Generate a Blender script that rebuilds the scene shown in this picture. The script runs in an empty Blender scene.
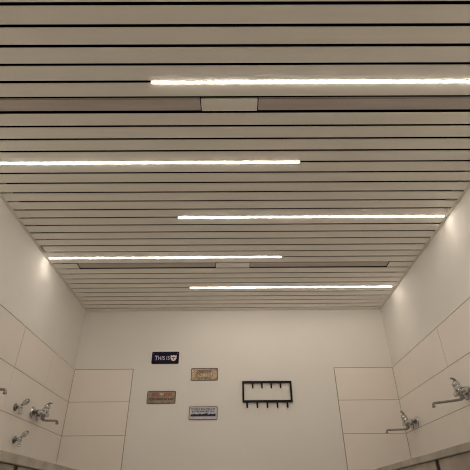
import bpy, bmesh, math, random
from mathutils import Vector, Matrix
R = random.Random(7)
col = bpy.context.scene.collection
sc = bpy.context.scene

# ------------------------------------------------------------------ sizes (metres)
CZ = 0.70                       # camera height
XL, XR = -1.633, 1.638          # side walls
YB, YF = 4.352, -2.0            # back wall, wall behind the camera
H = CZ + 1.8536                 # underside of ceiling panels
TT = 0.008                      # tile thickness
PITCH, Y0 = 0.10, 0.979         # ceiling panel pitch, position of one gap

# ------------------------------------------------------------------ materials
def mat(name, color, rough=0.5, metal=0.0, noise=None, bump=None, emit=None, spec=0.5, coat=0.0):
    """noise=(scale, amount, stretch)   bump=(scale, strength)"""
    m = bpy.data.materials.new(name); m.use_nodes = True
    nt = m.node_tree; b = nt.nodes['Principled BSDF']
    b.inputs['Base Color'].default_value = (*color, 1)
    b.inputs['Roughness'].default_value = rough
    b.inputs['Metallic'].default_value = metal
    b.inputs['Specular IOR Level'].default_value = spec
    b.inputs['Coat Weight'].default_value = coat
    tc = nt.nodes.new('ShaderNodeTexCoord')
    if noise:
        mp = nt.nodes.new('ShaderNodeMapping'); mp.inputs['Scale'].default_value = noise[2]
        n = nt.nodes.new('ShaderNodeTexNoise'); n.inputs['Scale'].default_value = noise[0]
        n.inputs['Detail'].default_value = 5
        r = nt.nodes.new('ShaderNodeValToRGB')
        a = noise[1]
        r.color_ramp.elements[0].position = 0.3; r.color_ramp.elements[1].position = 0.7
        r.color_ramp.elements[0].color = (*[c*(1-a) for c in color], 1)
        r.color_ramp.elements[1].color = (*[min(1, c*(1+a)) for c in color], 1)
        nt.links.new(tc.outputs['Object'], mp.inputs[0]); nt.links.new(mp.outputs[0], n.inputs['Vector'])
        nt.links.new(n.outputs['Fac'], r.inputs[0]); nt.links.new(r.outputs[0], b.inputs['Base Color'])
    if bump:
        n = nt.nodes.new('ShaderNodeTexNoise'); n.inputs['Scale'].default_value = bump[0]
        n.inputs['Detail'].default_value = 3
        bp = nt.nodes.new('ShaderNodeBump'); bp.inputs['Strength'].default_value = bump[1]
        bp.inputs['Distance'].default_value = 0.002
        nt.links.new(tc.outputs['Object'], n.inputs['Vector'])
        nt.links.new(n.outputs['Fac'], bp.inputs['Height']); nt.links.new(bp.outputs[0], b.inputs['Normal'])
    if emit:
        b.inputs['Emission Color'].default_value = (*emit[0], 1)
        b.inputs['Emission Strength'].default_value = emit[1]
    return m
M = {}
M['plaster'] = mat('plaster', (0.80, 0.77, 0.725), 0.85, noise=(3, 0.012, (1, 1, 1)), bump=(220, 0.12), spec=0.2)
M['tile'] = mat('tile', (0.83, 0.775, 0.715), 0.33, noise=(2.2, 0.03, (1, 1, 1)), bump=(9, 0.05))
M['grout'] = mat('grout', (0.33, 0.29, 0.245), 0.9, noise=(30, 0.15, (1, 1, 1)))
M['profile'] = mat('tile_profile', (0.80, 0.77, 0.72), 0.4)
M['slat'] = mat('ceiling_panel', (0.86, 0.835, 0.78), 0.42, noise=(2.5, 0.03, (0.35, 7, 1)), spec=0.4)
M['plate'] = mat('vent_plate', (0.51, 0.465, 0.435), 0.5, noise=(3, 0.10, (0.6, 9, 1)))
M['black'] = mat('black_void', (0.006, 0.006, 0.006), 0.9, spec=0.0)
M['trim'] = mat('trim_metal', (0.75, 0.72, 0.66), 0.5)
M['white_metal'] = mat('white_metal', (0.7, 0.68, 0.64), 0.4)
M['led'] = mat('led_diffuser', (0.9, 0.9, 0.88), 0.5, emit=((1.0, 0.91, 0.805), 52.0))
M['chrome'] = mat('chrome', (0.62, 0.62, 0.62), 0.16, 1.0, bump=(40, 0.03))
M['chrome_dark'] = mat('worn_chrome', (0.29, 0.28, 0.26), 0.28, 1.0, noise=(40, 0.2, (1, 1, 1)))
M['stone'] = mat('worktop_stone', (0.40, 0.365, 0.31), 0.6, noise=(9, 0.22, (1, 1, 1)), bump=(60, 0.2))
M['panel'] = mat('counter_panel', (0.33, 0.28, 0.235), 0.4, noise=(6, 0.30, (1, 1, 1)), bump=(30, 0.15))
M['frame_black'] = mat('black_frame', (0.012, 0.011, 0.01), 0.6)
M['steel'] = mat('basin_steel', (0.55, 0.55, 0.54), 0.3, 1.0)
M['rack'] = mat('black_powder_coat', (0.007, 0.007, 0.007), 0.6, bump=(300, 0.2), spec=0.25)
M['floor'] = mat('floor_vinyl', (0.62, 0.60, 0.565), 0.5, noise=(60, 0.12, (1, 1, 1)))
M['navy'] = mat('navy_enamel', (0.013, 0.010, 0.032), 0.7, noise=(20, 0.2, (1, 1, 1)), spec=0.15)
M['navy_edge'] = mat('dark_edge', (0.01, 0.008, 0.02), 0.7, spec=0.15)
M['letter_white'] = mat('white_letters', (0.62, 0.60, 0.74), 0.5)
M['emblem_white'] = mat('emblem_white', (0.75, 0.68, 0.72), 0.5)
M['emblem_red'] = mat('emblem_red', (0.25, 0.06, 0.09), 0.5)
M['tan'] = mat('aged_tan_enamel', (0.46, 0.335, 0.235), 0.5, noise=(22, 0.5, (1, 1, 1)))
M['tan_dark'] = mat('aged_brown_print', (0.075, 0.045, 0.022), 0.6, noise=(40, 0.4, (1, 1, 1)))
M['tan_light'] = mat('aged_cream_print', (0.60, 0.46, 0.31), 0.6)
M['olive'] = mat('aged_olive_enamel', (0.30, 0.225, 0.16), 0.5, noise=(18, 0.35, (1, 1, 1)))
M['rust'] = mat('red_print', (0.36, 0.08, 0.045), 0.6, noise=(50, 0.4, (1, 1, 1)))
M['dark_print'] = mat('dark_print', (0.02, 0.014, 0.012), 0.6)
M['pale_blue'] = mat('pale_blue_enamel', (0.56, 0.55, 0.60), 0.45, noise=(16, 0.15, (1, 1, 1)))
M['grey_blue_print'] = mat('grey_blue_print', (0.13, 0.13, 0.19), 0.6)
M['skyline'] = mat('navy_black_print', (0.012, 0.013, 0.03), 0.6)
M['brown_edge'] = mat('brown_edge', (0.14, 0.095, 0.06), 0.5)
M['dark_edge2'] = mat('dark_brown_edge', (0.05, 0.032, 0.02), 0.5)

# ------------------------------------------------------------------ mesh helpers
def box(bm, x0, x1, y0, y1, z0, z1, mi=0, bev=0.0, seg=1):
    vs = [bm.verts.new((x, y, z)) for x in (x0, x1) for y in (y0, y1) for z in (z0, z1)]
    idx = [(0, 1, 3, 2), (4, 6, 7, 5), (0, 4, 5, 1), (2, 3, 7, 6), (0, 2, 6, 4), (1, 5, 7, 3)]
    fs = [bm.faces.new([vs[i] for i in f]) for f in idx]
    for f in fs: f.material_index = mi
    if bev:
        es = list({e for f in fs for e in f.edges})
        r = bmesh.ops.bevel(bm, geom=es, offset=bev, segments=seg, affect='EDGES', profile=0.5)
        for f in r['faces']: f.material_index = mi
def lathe(bm, prof, mtx, n=24, mi=0, cap=True):
    """prof = [(radius, along z)], turned about the z axis of mtx"""
    rings = []
    for r, z in prof:
        rings.append([bm.verts.new(mtx @ Vector((r*math.cos(2*math.pi*i/n), r*math.sin(2*math.pi*i/n), z))) for i in range(n)])
    for a, b in zip(rings, rings[1:]):
        for i in range(n):
            f = bm.faces.new((a[i], a[(i+1) % n], b[(i+1) % n], b[i])); f.material_index = mi; f.smooth = True
    if cap:
        bm.faces.new(rings[0][::-1]).material_index = mi; bm.faces.new(rings[-1]).material_index = mi
def axis(o, d):
    d = Vector(d).normalized()
    return Matrix.Translation(Vector(o)) @ d.to_track_quat('Z', 'Y').to_matrix().to_4x4()
def tube(bm, pts, rad, n=14, mi=0, flat=1.0):
    """smooth tube through pts; rad number or list; flat squeezes it along its up normal"""
    pts = [Vector(p) for p in pts]
    if not isinstance(rad, (list, tuple)): rad = [rad]*len(pts)
    rings = []; ref = Vector((0, 1, 0))
    for k, p in enumerate(pts):
        t = (pts[min(k+1, len(pts)-1)] - pts[max(k-1, 0)]).normalized()
        rf = ref if abs(t.dot(ref)) < 0.95 else Vector((1, 0, 0))
        b = rf - t*rf.dot(t); b.normalize(); nrm = t.cross(b)
        rings.append([bm.verts.new(p + rad[k]*(math.cos(2*math.pi*i/n)*b + flat*math.sin(2*math.pi*i/n)*nrm)) for i in range(n)])
    for a, b in zip(rings, rings[1:]):
        for i in range(n):
            f = bm.faces.new((a[i], a[(i+1) % n], b[(i+1) % n], b[i])); f.smooth = True; f.material_index = mi
    bm.faces.new(rings[0][::-1]).material_index = mi; bm.faces.new(rings[-1]).material_index = mi
def obj(name, bm, mats, parent=None):
    bmesh.ops.recalc_face_normals(bm, faces=bm.faces)
    me = bpy.data.meshes.new(name); bm.to_mesh(me); bm.free()
    for m in (mats if isinstance(mats, (list, tuple)) else [mats]): me.materials.append(m)
    o = bpy.data.objects.new(name, me); col.objects.link(o)
    if parent: o.parent = parent
    return o
def B(): return bmesh.new()
def thing(name, label, cat, loc=(0, 0, 0), rotz=0, group=None):
    o = bpy.data.objects.new(name, None); col.objects.link(o)
    o.location = loc; o.rotation_euler = (0, 0, rotz); o.empty_display_size = 0.05
    o['label'] = label; o['category'] = cat
    if group: o['group'] = group
    return o
def structure(o, label=None):
    o['kind'] = 'structure'
    if label: o['label'] = label; o['category'] = label.split()[-1]
    return o
def dup(root, loc, rotz, label):
    r = root.copy(); col.objects.link(r); r.location = loc; r.rotation_euler = (0, 0, rotz); r['label'] = label
    for ch in list(root.children):
        c = ch.copy(); col.objects.link(c); c.parent = r
        for g in list(ch.children):
            d = g.copy(); col.objects.link(d); d.parent = c
    return r

# ------------------------------------------------------------------ room shell
HS = H + 0.14                     # soffit above the panels
def shell(name, *a, m='plaster'):
    bm = B(); box(bm, *a); o = obj(name, bm, M[m]); o['kind'] = 'structure'; return o
wl = shell('wall_left', XL-0.1, XL, YF, YB, 0, HS)
wr = shell('wall_right', XR, XR+0.1, YF, YB, 0, HS)
wb = shell('wall_back', XL-0.1, XR+0.1, YB, YB+0.1, 0, HS)
wf = shell('wall_front', XL-0.1, XR+0.1, YF-0.1, YF, 0, HS)
for o, l in ((wl, 'smooth cream plaster wall on the left, tiled up to head height'),
             (wr, 'smooth cream plaster wall on the right, tiled up to head height'),
             (wb, 'smooth cream plaster wall facing the camera, behind the small signs'),
             (wf, 'plain cream plaster wall behind the camera')):
    o['label'] = l; o['category'] = 'wall'
bm = B(); box(bm, XL-0.1, XR+0.1, YF-0.1, YB+0.1, -0.1, 0)
fl = obj('floor', bm, M['floor']); fl['kind'] = 'structure'; fl['label'] = 'plain grey floor of the wash room'; fl['category'] = 'floor'

# ceiling: black soffit and long metal panels with open joints
GAP = 0.0158; PT = 0.0045; FL = 0.024      # gap, panel depth, wall angle flange
VENTS = (5, 23)
VX0, VX1 = -1.40, 1.41
def slat(bm, x0, x1, ya, yb):
    """shallow tray panel with rolled lower edges, extruded along x"""
    r = 0.0022
    pr = [(ya, H+PT)] + [(ya + r - r*math.cos(t), H + r - r*math.sin(t)) for t in (0, math.pi/6, math.pi/3, math.pi/2)] \
       + [(yb - r + r*math.sin(t), H + r - r*math.cos(t)) for t in (0, math.pi/6, math.pi/3, math.pi/2)] + [(yb, H+PT)]
    A = [bm.verts.new((x0, y, z)) for y, z in pr]; C_ = [bm.verts.new((x1, y, z)) for y, z in pr]
    n = len(pr)
    for i in range(n):
        bm.faces.new((A[i], A[(i+1) % n], C_[(i+1) % n], C_[i]))
    bm.faces.new(A[::-1]); bm.faces.new(C_)
bm = B()
kmin = int((YF - Y0)/PITCH) - 1
for k in range(kmin, 34):
    ya = Y0 + PITCH*k + GAP/2; yb = Y0 + PITCH*(k+1) - GAP/2
    jit = R.uniform(-0.0008, 0.0008); ya += jit; yb += jit
    if k == 33: yb = YB - 0.006
    if ya < YF: continue
    x0, x1 = XL+0.004, XR-0.004
    if k == 20: x0 += 0.032
    if k in VENTS:
        slat(bm, x0, VX0, ya, yb); slat(bm, VX1, x1, ya, yb)
    else:
        slat(bm, x0, x1, ya, yb)
box(bm, XL, XR, YF, YB, HS-0.01, HS+0.05, mi=1)
ce = obj('ceiling', bm, [M['slat'], M['black']]); ce['kind'] = 'structure'
ce['label'] = 'suspended ceiling of long beige metal panels with dark open joints'; ce['category'] = 'ceiling'
# wall angles
def angle(name, x0, x1, y0, y1):
    bm = B(); box(bm, x0, x1, y0, y1, H-0.0022, H-0.0004)
    if x1-x0 < y1-y0:
        xa = x0 if x0 < 0 else x1-0.0015
        box(bm, xa, xa+0.0015, y0, y1, H-0.0004, H+0.02)
    else:
        box(bm, x0, x1, y1-0.0015, y1, H-0.0004, H+0.02)
    o = obj(name, bm, M['trim']); o['kind'] = 'structure'; o['category'] = 'trim'; return o
angle('trim_1', XL, XL+FL, YF, YB)['label'] = 'slim metal edge angle between ceiling and left wall'
angle('trim_2', XR-FL, XR, YF, YB)['label'] = 'slim metal edge angle between ceiling and right wall'
angle('trim_3', XL+FL, XR-FL, YB-FL-0.004, YB)['label'] = 'slim metal edge angle between ceiling and far wall'

# ------------------------------------------------------------------ tiles on the walls
ZR = [CZ+z for z in (1.2128, 0.897, 0.595, 0.293, -0.009)]
def tiles_side(x_wall, sgn, joints, parent):
    bm = B()
    y_end = joints[-1]
    fa, fb = sorted((x_wall, x_wall + sgn*(TT-0.0015)))
    box(bm, fa, fb, y_end+0.002, YB, ZR[-1], ZR[0]-0.001, mi=1)
    for i in range(len(ZR)-1):
        for j in range(len(joints)-1):
            yb, ya = joints[j], joints[j+1]
            xa, xb = sorted((x_wall + sgn*0.001, x_wall + sgn*TT))
            wide = 0.0026 if (i == 0 and j % 2 == 0) else 0.0010
            wide0 = 0.0026 if (i == 0 and j % 2 == 1) else 0.0010
            box(bm, xa, xb, ya+(wide0 if j else 0.0008), yb-(wide if j else 0.0025), ZR[i+1]+0.0022, ZR[i]-0.0022, bev=0.0007)
    o = obj('tile_cladding', bm, [M['tile'], M['grout']], parent)
    bm = B(); xa, xb = sorted((x_wall, x_wall + sgn*(TT+0.002)))
    box(bm, xa, xb, y_end, YB, ZR[0]+0.0002, ZR[0]+0.006, bev=0.0012)
    obj('tile_edge_profile', bm, M['profile'], parent)
tiles_side(XL, 1, [YB-TT, 3.745, 3.143, 2.543, 1.943, 1.343, 0.743], wl)
tiles_side(XR, -1, [YB-TT, 3.803, 3.215, 2.615, 2.015, 1.415, 0.815], wr)
def tiles_back(x0, x1):
    bm = B()
    box(bm, x0+0.001, x1-0.001, YB-TT+0.0015, YB, ZR[-1], ZR[0]-0.001, mi=1)
    for i in range(len(ZR)-1):
        box(bm, x0+0.0022, x1-0.0022, YB-TT, YB-0.001, ZR[i+1]+0.0022, ZR[i]-0.0022, bev=0.0007)
    # thin dark bead round the edge
    e = x1 if x0 < 0 else x0
    box(bm, e-0.0025, e+0.0025, YB-TT-0.001, YB, ZR[-1], ZR[0]+0.001, mi=1)
    box(bm, x0, x1, YB-TT-0.001, YB, ZR[0]-0.0015, ZR[0]+0.003, mi=1)
    obj('tile_cladding', bm, [M['tile'], M['grout']], wb)
tiles_back(XL+TT, -1.027); tiles_back(1.031, XR-TT)

# ------------------------------------------------------------------ light strips in the ceiling joints
def light_strip(x0, x1, k, label):
    y = Y0 + PITCH*k + 0.003
    t = thing('ceiling_light', label, 'light', ((x0+x1)/2, y, H), 0, 'light strips in the ceiling joints')
    h = (x1-x0)/2
    bm = B(); box(bm, -h, h, -0.0048, 0.0048, 0.0012, 0.028); obj('housing', bm, M['white_metal'], t)
    bm = B(); w = 0.0050
    pr = [(-w, 0.001), (-w, -0.0008), (-w+0.0015, -0.0025), (w-0.0015, -0.0025), (w, -0.0008), (w, 0.001)]
    A = [bm.verts.new((-h+0.003, a, b)) for a, b in pr]; C_ = [bm.verts.new((h-0.003, a, b)) for a, b in pr]
    for i in range(6): bm.faces.new((A[i], A[(i+1) % 6], C_[(i+1) % 6], C_[i]))
    bm.faces.new(A[::-1]); bm.faces.new(C_)
    obj('diffuser', bm, M['led'], t)
    for s in (-1, 1):
        bm = B(); box(bm, s*h-0.0028, s*h+0.0028, -w, w, -0.0025, 0.001, bev=0.0006); obj('end_cap', bm, M['white_metal'], t)
light_strip(-0.418, 1.610, 4, 'long lit ceiling light strip nearest the camera, just before the wide vent strip')
light_strip(-1.605, 0.430, 10, 'lit ceiling light strip running out of the left photo edge, beyond the wide vent')
light_strip(-0.414, 1.608, 16, 'lit ceiling light strip whose right end touches the right wall, middle of the five')
light_strip(-1.605, 0.424, 22, 'lit ceiling light strip starting at the left wall beside the short vent strip')
light_strip(-0.430, 1.583, 28, 'shortest-looking lit ceiling light strip, closest to the far wall')
light_strip(-1.605, 0.424, -2, 'added ceiling light strip, unseen above the camera, starting at the left wall')  # unseen strips from here on, continuing the pattern, added to brighten the room
light_strip(-0.418, 1.608, -8, 'added ceiling light strip, unseen behind the camera, ending at the right wall')
light_strip(-1.605, 0.424, -14, 'added ceiling light strip, unseen well behind the camera, starting at the left wall')
light_strip(-0.418, 1.608, -20, 'added ceiling light strip, unseen beside the wall behind the camera')

# ------------------------------------------------------------------ vent strips
def vent(k, label):
    y = Y0 + PITCH*(k+0.5)
    t = thing('ceiling_vent', label, 'vent', (0, y, H), 0, 'vent strips in the ceiling')
    hw = PITCH/2 - GAP/2 + 0.001
    bm = B()
    off = -0.012 if k == 5 else 0.0
    for a, b in ((VX0+0.004, -0.162+off), (0.156+off, VX1-0.004)):
        box(bm, a, b, -hw+0.010, hw-0.002, 0.007, 0.011)         # face plate, set back
        box(bm, a, b, -hw+0.003, -hw+0.0085, 0.010, 0.014)       # second lip
    obj('face_plate', bm, M['plate'], t)
    bm = B(); cx = -0.012 if k == 5 else 0.0
    box(bm, -0.156+cx, 0.150+cx, -hw+0.002, hw-0.002, -0.0005, 0.011, bev=0.0012)
    obj('cover', bm, M['slat'], t)
    bm = B()
    box(bm, VX0+0.002, VX1-0.002, -hw-0.003, hw+0.003, 0.018, 0.022)
    box(bm, VX0+0.001, VX0+0.0035, -hw, hw, 0.001, 0.018); box(bm, VX1-0.0035, VX1-0.001, -hw, hw, 0.001, 0.018)
    obj('duct', bm, M['black'], t)
vent(5, 'wide dull brown vent strip with a beige cover, nearest the camera')
vent(23, 'narrow-looking vent strip with a small cover, near the far wall')

# ------------------------------------------------------------------ wash counters
def counter(side, ztop, zbot, joint, label):
    xw = (XL+TT) if side < 0 else (XR-TT)
    xf = -1.038 if side < 0 else 1.042
    Dp = abs(xw-xf); ys, ye = 0.55, YB-TT-0.002
    t = thing('wash_counter', label, 'counter', (xw, 0, 0), 0)
    s = -side                                              # local +x*s runs out from the wall
    def bx(bm, a, b, *r, **k):
        p, q = sorted((a*s, b*s)); box(bm, p, q, *r, **k)
    zt, zb = CZ+ztop, CZ+zbot
    wells = [(1.25, 2.15), (2.30, 3.20), (3.35, 4.20)]
    bm = B()
    bx(bm, 0.001, 0.10, ys, ye, zb, zt); bx(bm, Dp-0.07, Dp, ys, ye, zb, zt, bev=0.003)
    edges = [ys] + [v for w in wells for v in w] + [ye]
    for a, b in zip(edges[::2], edges[1::2]): bx(bm, 0.10, Dp-0.0701, a, b, zb, zt)
    obj('worktop', bm, M['stone'], t)
    for a, b in wells:
        bm = B(); z0 = zb-0.20
        bx(bm, 0.104, Dp-0.075, a+0.004, b-0.004, z0, z0+0.003)
        bx(bm, 0.104, 0.107, a+0.004, b-0.004, z0+0.003, zb-0.002); bx(bm, Dp-0.078, Dp-0.075, a+0.004, b-0.004, z0+0.003, zb-0.002)
        bx(bm, 0.107, Dp-0.078, a+0.004, a+0.007, z0+0.003, zb-0.002); bx(bm, 0.107, Dp-0.078, b-0.007, b-0.004, z0+0.003, zb-0.002)
        obj('basin', bm, M['steel'], t)
    bm = B()
    bx(bm, Dp-0.040, Dp-0.0195, ys+0.02, ye-0.01, 0.0, zb-0.001)
    bx(bm, 0.02, Dp-0.040, ys+0.02, ys+0.04, 0.0, zb-0.001)
    obj('frame', bm, M['frame_black'], t)
    y = joint
    while y - 0.60 > ys: y -= 0.60
    cuts = [ys+0.003] + [y + 0.6*i for i in range(8) if y + 0.6*i < ye-0.05] + [ye]
    for a, b in zip(cuts, cuts[1:]):
        if b-a < 0.12: continue
        bm = B(); bx(bm, Dp-0.019, Dp-0.012, a+0.023, b-0.023, 0.10, zb-0.003, bev=0.0015)
        obj('front_panel', bm, M['panel'], t)
    bm = B(); bx(bm, Dp-0.075, Dp-0.06, ys+0.03, ye-0.02, 0.0, 0.095); obj('plinth', bm, M['frame_black'], t)
    return t
counter(-1, 0.232, 0.189, 2.305, 'grey-brown stone-edged wash counter along the left wall, under three taps')
counter(1, 0.246, 0.212, 2.468, 'grey-brown stone-edged wash counter along the right wall, under two mixer taps')

# ------------------------------------------------------------------ wall mixers (local +x runs out from the wall)
def mixer(loc, rotz, lift, swivel, reach, drop, label):
    t = thing('mixer_tap', label, 'tap', loc, rotz, 'wall mixer taps')
    X = (1, 0, 0)
    for s in (-1, 1):
        bm = B(); lathe(bm, [(0.042, 0.0), (0.045, 0.003), (0.044, 0.007), (0.036, 0.013), (0.019, 0.017), (0.017, 0.018)], axis((0, s*0.062, 0.0), X), 28)
        obj('wall_flange', bm, M['chrome'], t)
        bm = B(); lathe(bm, [(0.012, 0.018), (0.012, 0.036), (0.019, 0.038), (0.020, 0.050), (0.017, 0.056)], axis((0, s*0.062, 0.0), X), 6 if 0 else 16)
        obj('union_nut', bm, M['chrome_dark'], t)
    bm = B()
    lathe(bm, [(0.012, -0.085), (0.0175, -0.082), (0.019, -0.07), (0.0185, -0.04), (0.024, -0.028), (0.030, -0.013), (0.0315, 0.0),
               (0.030, 0.013), (0.024, 0.028), (0.0185, 0.04), (0.019, 0.07), (0.0175, 0.082), (0.012, 0.085)], axis((0.070, 0, 0), (0, 1, 0)), 24)
    lathe(bm, [(0.016, -0.022), (0.028, -0.012), (0.0300, 0.0), (0.029, 0.026), (0.0275, 0.032)], axis((0.075, 0, 0.006), (0.28, 0, 1)), 24)
    obj('body', bm, M['chrome'], t)
    # cartridge dome and lever
    bm = B()
    lathe(bm, [(0.0265, 0.0), (0.028, 0.003), (0.027, 0.016), (0.020, 0.028), (0.010, 0.033), (0.002, 0.034)], axis((0.085, 0, 0.040), (0.28, 0, 1)), 24)
    lv = obj('lever', bm, M['chrome'], t)
    c, s_ = math.cos(lift), math.sin(lift)
    bm = B(); L = 0.044; p0 = Vector((0.082, 0, 0.062))
    pts = []; rad = []
    for i in range(9):
        u = i/8
        a = L*u; up = 0.010*math.sin(u*math.pi)
        pts.append(p0 + Vector((c*a - s_*up, 0, s_*a + c*up))); rad.append(0.0165 - 0.0065*u)
    tube(bm, pts, rad, 14, flat=0.5)
    obj('grip', bm, M['chrome_dark'], lv)
    # spout
    bm = B()
    lathe(bm, [(0.013, 0.0), (0.0165, 0.004), (0.0165, 0.022), (0.012, 0.026)], axis((0.070, 0, -0.048), (0, 0, 1)), 20)
    d = Vector((math.cos(swivel), math.sin(swivel), 0)); b0 = Vector((0.070, 0, -0.044))
    pts = [b0, b0 + d*0.008 + Vector((0, 0, -0.006)), b0 + d*0.022 + Vector((0, 0, -0.007))]
    for i in range(1, 8):
        u = i/7; pts.append(b0 + d*(0.022 + (reach-0.030)*u) + Vector((0, 0, -0.008 - drop*u)))
    e = pts[-1]
    pts += [e + d*0.008 + Vector((0, 0, -0.002)), e + d*0.013 + Vector((0, 0, -0.008)), e + d*0.014 + Vector((0, 0, -0.014))]
    tube(bm, pts, 0.0085, 14)
    sp = obj('spout', bm, M['chrome_dark'], t)
    bm = B(); lathe(bm, [(0.0105, 0.0), (0.012, 0.002), (0.012, 0.014), (0.009, 0.016)], axis(e + d*0.014 + Vector((0, 0, -0.028)), (0, 0, 1)), 18)
    obj('aerator', bm, M['chrome_dark'], sp)
    return t
PI = math.pi
FLX, FRX = XL+TT, XR-TT
mixer((FRX, 4.085, CZ+0.645), PI, 0.85, -0.28, 0.180, 0.000, 'chrome mixer tap on the right wall beside the far wall corner')
mixer((FRX, 3.000, CZ+0.668), PI, 0.70, -0.28, 0.188, 0.010, 'chrome mixer tap cut by the right edge of the photo')
mixer((FLX, 3.670, CZ+0.670), 0, 0.35, 0.10, 0.115, 0.0, 'chrome mixer tap on the left wall, right of the two small valves')
mixer((FLX, 2.660, CZ+0.682), 0, 0.35, 0.10, 0.150, 0.0, 'chrome mixer tap at the left photo edge, only its spout showing')

# ------------------------------------------------------------------ small angle valves on the left wall
def valve(loc, label):
    t = thing('wall_valve', label, 'tap', loc, 0, 'small angle valves on the left wall')
    bm = B(); lathe(bm, [(0.026, 0), (0.028, 0.003), (0.026, 0.008), (0.015, 0.013), (0.012, 0.014)], axis((0, 0, 0), (1, 0, 0)), 24)
    obj('wall_flange', bm, M['chrome_dark'], t)
    bm = B()
    lathe(bm, [(0.010, 0.010), (0.010, 0.026), (0.015, 0.030), (0.017, 0.042), (0.014, 0.054), (0.008, 0.058)], axis((0, 0, 0), (1, 0, 0)), 20)
    tube(bm, [(0.040, 0, 0), (0.044, 0, -0.014), (0.047, 0, -0.030), (0.048, 0, -0.046)], [0.013, 0.012, 0.0105, 0.0095], 16)
    lathe(bm, [(0.0125, 0), (0.0135, 0.003), (0.0125, 0.012), (0.010, 0.013)], axis((0.048, 0, -0.048), (0, 0, 1)), 18)
    obj('body', bm, M['chrome'], t)
    bm = B(); d = Vector((0.74, 0, 0.67)).normalized()
    lathe(bm, [(0.009, 0.0), (0.009, 0.026), (0.0145, 0.030), (0.016, 0.036), (0.0165, 0.066), (0.015, 0.071), (0.009, 0.073)], axis((0.036, 0, 0.004), d), 18)
    for i in range(10):
        a = 2*PI*i/10
        m = axis((0.036, 0, 0.004), d)
        p = m @ Vector((0.0165*math.cos(a), 0.0165*math.sin(a), 0.036)); q = m @ Vector((0.0165*math.cos(a), 0.0165*math.sin(a), 0.066))
        tube(bm, [p, q], 0.0016, 6)
    k = obj('handle', bm, M['chrome'], t)
    bm = B(); lathe(bm, [(0.008, 0.0731), (0.008, 0.0745), (0.004, 0.0755)], axis((0.036, 0, 0.004), d), 14)
    obj('index_cap', bm, M['rack'], k)
    return t
v1 = valve((FLX, 3.307, CZ+0.650), 'small chrome wall valve beside the mixer tap, upper of the two')
dup(v1, (FLX, 3.420, CZ+0.447), 0, 'small chrome wall valve just above the counter, lower of the two')

# ------------------------------------------------------------------ tin signs on the far wall (local x right, z up, front towards -y)
def rrect(w, h, r, n=5):
    pts = []
    for cx, cz, a0 in ((w/2-r, h/2-r, 0), (-w/2+r, h/2-r, PI/2), (-w/2+r, -h/2+r, PI), (w/2-r, -h/2+r, 1.5*PI)):
        for i in range(n+1):
            a = a0 + PI/2*i/n; pts.append((cx + r*math.cos(a), cz + r*math.sin(a)))
    return pts
def prism(bm, pts, y0, y1, mi=0):
    a = [bm.verts.new((x, y0, z)) for x, z in pts]; b = [bm.verts.new((x, y1, z)) for x, z in pts]; n = len(pts)
    for i in range(n): bm.faces.new((a[i], a[(i+1) % n], b[(i+1) % n], b[i])).material_index = mi
    bm.faces.new(a).material_index = mi; bm.faces.new(b[::-1]).material_index = mi
def ring(bm, outer, inner, y0, y1):
    n = len(outer)
    V = [[bm.verts.new((x, y, z)) for x, z in pts] for pts, y in ((outer, y0), (outer, y1), (inner, y0), (inner, y1))]
    for a, b in ((0, 1), (1, 3), (3, 2), (2, 0)):
        for i in range(n): bm.faces.new((V[a][i], V[a][(i+1) % n], V[b][(i+1) % n], V[b][i]))
def sign(x0, x1, z0, z1, face, edge, label, tilt=0.0):
    t = thing('metal_sign', label, 'sign', ((x0+x1)/2, YB, CZ+(z0+z1)/2), 0, 'small metal signs on the far wall')
    t.rotation_euler = (0, tilt, 0)
    w, h = x1-x0, z1-z0
    bm = B(); prism(bm, rrect(w-0.004, h-0.004, 0.010), -0.0035, -0.0005); obj('plate', bm, M[face], t)
    bm = B(); ring(bm, rrect(w, h, 0.012), rrect(w-0.012, h-0.012, 0.007), -0.0060, -0.0004); obj('raised_rim', bm, M[edge], t)
    for sx in (-1, 1):
        bm = B(); lathe(bm, [(0.0040, 0), (0.0040, 0.0012), (0.002, 0.002)], axis((sx*(w/2-0.016), -0.0036, h/2-0.016), (0, -1, 0)), 12)
        obj('screw', bm, M['chrome_dark'], t)
    return t, w, h
def letters(text, size, x, z, m, parent, sx=1.0, name='lettering'):
    cu = bpy.data.curves.new('lettering', 'FONT'); cu.body = text; cu.size = size; cu.extrude = 0.0004
    cu.offset = size*0.003; cu.space_character = 1.12
    cu.align_x = 'LEFT'; cu.resolution_u = 3
    o = bpy.data.objects.new('temporary', cu); col.objects.link(o)
    bpy.context.view_layer.update()
    me = bpy.data.meshes.new_from_object(o); col.objects.unlink(o); bpy.data.objects.remove(o)
    for v in me.vertices: v.co = Vector((x + v.co.x*sx, -0.0040 - v.co.z, z + v.co.y))
    me.materials.clear(); me.materials.append(M[m])
    o = bpy.data.objects.new(name, me); col.objects.link(o); o.parent = parent
    return o
def strokes(bm, x0, x1, z0, z1, n, seed):
    """a row of worn, unreadable embossed characters"""
    r = random.Random(seed); w = (x1-x0)/n
    for i in range(n):
        a = x0 + w*i + w*0.1; b = a + w*0.74; t = w*0.24
        hz = z1 - r.uniform(0, 0.12)*(z1-z0)
        y = (-0.0046, -0.0034)
        kind = r.randrange(4)
        box(bm, a, a+t, *y, z0, hz)
        if kind != 1: box(bm, b-t, b, *y, z0, hz)
        if kind in (0, 2): box(bm, a+t, b-t, *y, (z0+hz)/2-t/2, (z0+hz)/2+t/2)
        if kind in (1, 3): box(bm, a+t, b, *y, hz-t, hz) if kind == 1 else box(bm, a+t, b-t, *y, hz-t, hz)
        if kind == 1: box(bm, a+t, b, *y, z0, z0+t)
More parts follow.
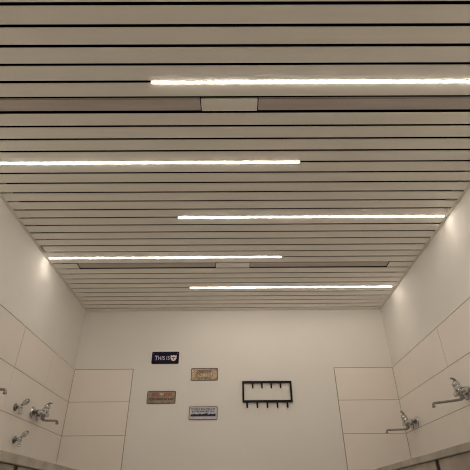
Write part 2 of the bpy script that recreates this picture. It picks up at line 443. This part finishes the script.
# navy sign: THIS IS + shield
t, w, h = sign(-0.850, -0.568, 1.266, 1.392, 'navy', 'navy_edge', 'dark navy sign with pale lettering and a shield, topmost of the four')
letters('T', 0.070, -0.112, -0.026, 'letter_white', t, 0.85)
letters('HIS', 0.058, -0.076, -0.022, 'letter_white', t, 0.80)
letters('IS', 0.058, 0.010, -0.022, 'letter_white', t, 0.80)
bm = B()
sh = [(0.0, -0.034), (0.020, -0.024), (0.029, -0.006), (0.030, 0.026), (0.012, 0.021), (0.0, 0.028), (-0.012, 0.021), (-0.030, 0.026), (-0.029, -0.006), (-0.020, -0.024)]
prism(bm, [(0.085+a*1.05, b*1.05) for a, b in sh], -0.0046, -0.0033)
em = obj('shield', bm, M['emblem_white'], t)
bm = B(); box(bm, 0.066, 0.104, -0.0052, -0.0045, -0.002, 0.007); box(bm, 0.0815, 0.0885, -0.0052, -0.0045, -0.020, -0.003); obj('shield_band', bm, M['emblem_red'], em)
# tan sign with worn map-like print
t, w, h = sign(-0.434, -0.160, 1.096, 1.219, 'tan', 'dark_edge2', 'tan and brown antique-looking sign, right of and below the navy one')
bm = B()
for i in range(9):
    a = -0.11 + 0.026*i; u = math.sin(i*1.7)*0.018
    tube(bm, [(a-0.02, -0.0036, u+0.012), (a, -0.0036, -u*0.6+0.02), (a+0.02, -0.0036, u-0.012)], 0.0020, 5)
strokes(bm, -0.075, 0.075, 0.020, 0.042, 9, 3); strokes(bm, -0.055, 0.060, -0.048, -0.026, 7, 5)
obj('worn_print', bm, M['tan_dark'], t)
for (a, b, c, d) in ((-0.125, -0.085, 0.0, 0.032), (0.085, 0.125, -0.03, 0.03), (-0.04, 0.03, -0.008, 0.012), (-0.12, -0.10, -0.03, -0.01)):
    bm = B(); prism(bm, [(a, c), ((a+b)/2, c-0.006), (b, c+0.004), (b-0.006, d), ((a+b)/2, d-0.004), (a+0.003, d-0.008)], -0.0039, -0.0033)
    obj('light_patch', bm, M['tan_light'], t)
# olive sign with red print above a dark line of characters
t, w, h = sign(-0.858, -0.575, 0.878, 0.996, 'olive', 'dark_edge2', 'olive-brown sign with red print over dark characters, leftmost lower one')
bm = B(); strokes(bm, -0.095, -0.018, 0.006, 0.040, 4, 8); obj('red_lettering', bm, M['rust'], t)
bm = B(); strokes(bm, 0.022, 0.105, 0.006, 0.040, 4, 9); obj('red_lettering', bm, M['rust'], t)
bm = B(); prism(bm, [(-0.018, 0.020), (0.018, 0.020), (0.020, 0.034), (0.0, 0.042), (-0.020, 0.034)], -0.0046, -0.0033); obj('crest', bm, M['tan_light'], t)
bm = B(); strokes(bm, -0.125, 0.122, -0.028, -0.006, 13, 11); obj('dark_lettering', bm, M['dark_print'], t)
# pale blue skyline sign
t, w, h = sign(-0.436, -0.158, 0.727, 0.849, 'pale_blue', 'brown_edge', 'pale blue sign with a dark skyline, lowest of the four')
bm = B(); strokes(bm, -0.118, 0.115, 0.027, 0.045, 10, 21); strokes(bm, -0.112, 0.112, 0.006, 0.024, 9, 22); obj('lettering', bm, M['grey_blue_print'], t)
bm = B(); r_ = random.Random(4); pts = [(-0.122, -0.028)]; x = -0.122
while x < 0.118:
    b = r_.uniform(0.008, 0.015); q = r_.uniform(-0.012, -0.004) + (0.008 if abs(x-0.02) < 0.012 else 0)
    pts += [(x, q), (min(x+b, 0.122), q)]; x += b
pts.append((pts[-1][0], -0.028))
for i in range(1, len(pts)-1, 2):
    a, c = pts[i], pts[i+1] if i+1 < len(pts) else pts[i]
    if c[0]-a[0] > 0.001: box(bm, a[0], c[0], -0.0046, -0.0034, -0.030, a[1])
obj('skyline', bm, M['skyline'], t)

# ------------------------------------------------------------------ black hook rack
rk = thing('hook_rack', 'black rectangular metal hook rack with nine short hooks on the far wall', 'rack', (0.333, YB, CZ+0.9825), 0)
W2, H2, bt, dp = 0.247, 0.1015, 0.020, 0.020
bm = B()
box(bm, -W2, W2, -dp, -0.001, H2-bt, H2, bev=0.0015); box(bm, -W2, W2, -dp, -0.001, -H2, -H2+bt, bev=0.0015)
box(bm, -W2, -W2+bt*0.9, -dp, -0.001, -H2+bt, H2-bt, bev=0.001); box(bm, W2-bt*0.9, W2, -dp, -0.001, -H2+bt, H2-bt, bev=0.001)
obj('frame', bm, M['rack'], rk)
def hook(x, z):
    bm = B()
    tube(bm, [(x, -dp+0.008, z+0.004), (x, -dp+0.007, z-0.014), (x, -dp+0.004, z-0.036), (x, -dp+0.001, z-0.046), (x, -dp-0.004, z-0.049)],
         [0.0078, 0.0078, 0.0078, 0.0076, 0.0074], 12)
    obj('hook', bm, M['rack'], rk)
for i in range(5): hook(-0.2015 + 0.0985*i, -H2+0.001)
for i in range(4): hook(-0.143 + 0.0930*i, H2-bt+0.001)

# ------------------------------------------------------------------ camera
cam = bpy.data.cameras.new('camera'); co = bpy.data.objects.new('camera', cam); col.objects.link(co)
cam.sensor_fit = 'HORIZONTAL'; cam.sensor_width = 36; cam.lens = 36*419.24/470; cam.clip_start = 0.02
fw = Vector((0.00516508, 0.83620938, 0.54838599)); rt = Vector((0.99997087, -0.00123736, -0.00753162)); up = rt.cross(fw)
mx = Matrix((( rt.x, up.x, -fw.x, 0), (rt.y, up.y, -fw.y, 0), (rt.z, up.z, -fw.z, CZ), (0, 0, 0, 1)))
co.matrix_world = mx
sc.camera = co
wd = bpy.data.worlds.new('world'); wd.use_nodes = True
wd.node_tree.nodes['Background'].inputs[0].default_value = (0, 0, 0, 1); sc.world = wd
vs = sc.view_settings
vs.view_transform = 'Standard'; vs.look = 'None'; vs.gamma = 1; vs.use_curve_mapping = False; vs.exposure = 0.0
sc.cycles.filter_width = 1.1; sc.cycles.use_adaptive_sampling = False
sc.cycles.max_bounces = 12; sc.cycles.diffuse_bounces = 8
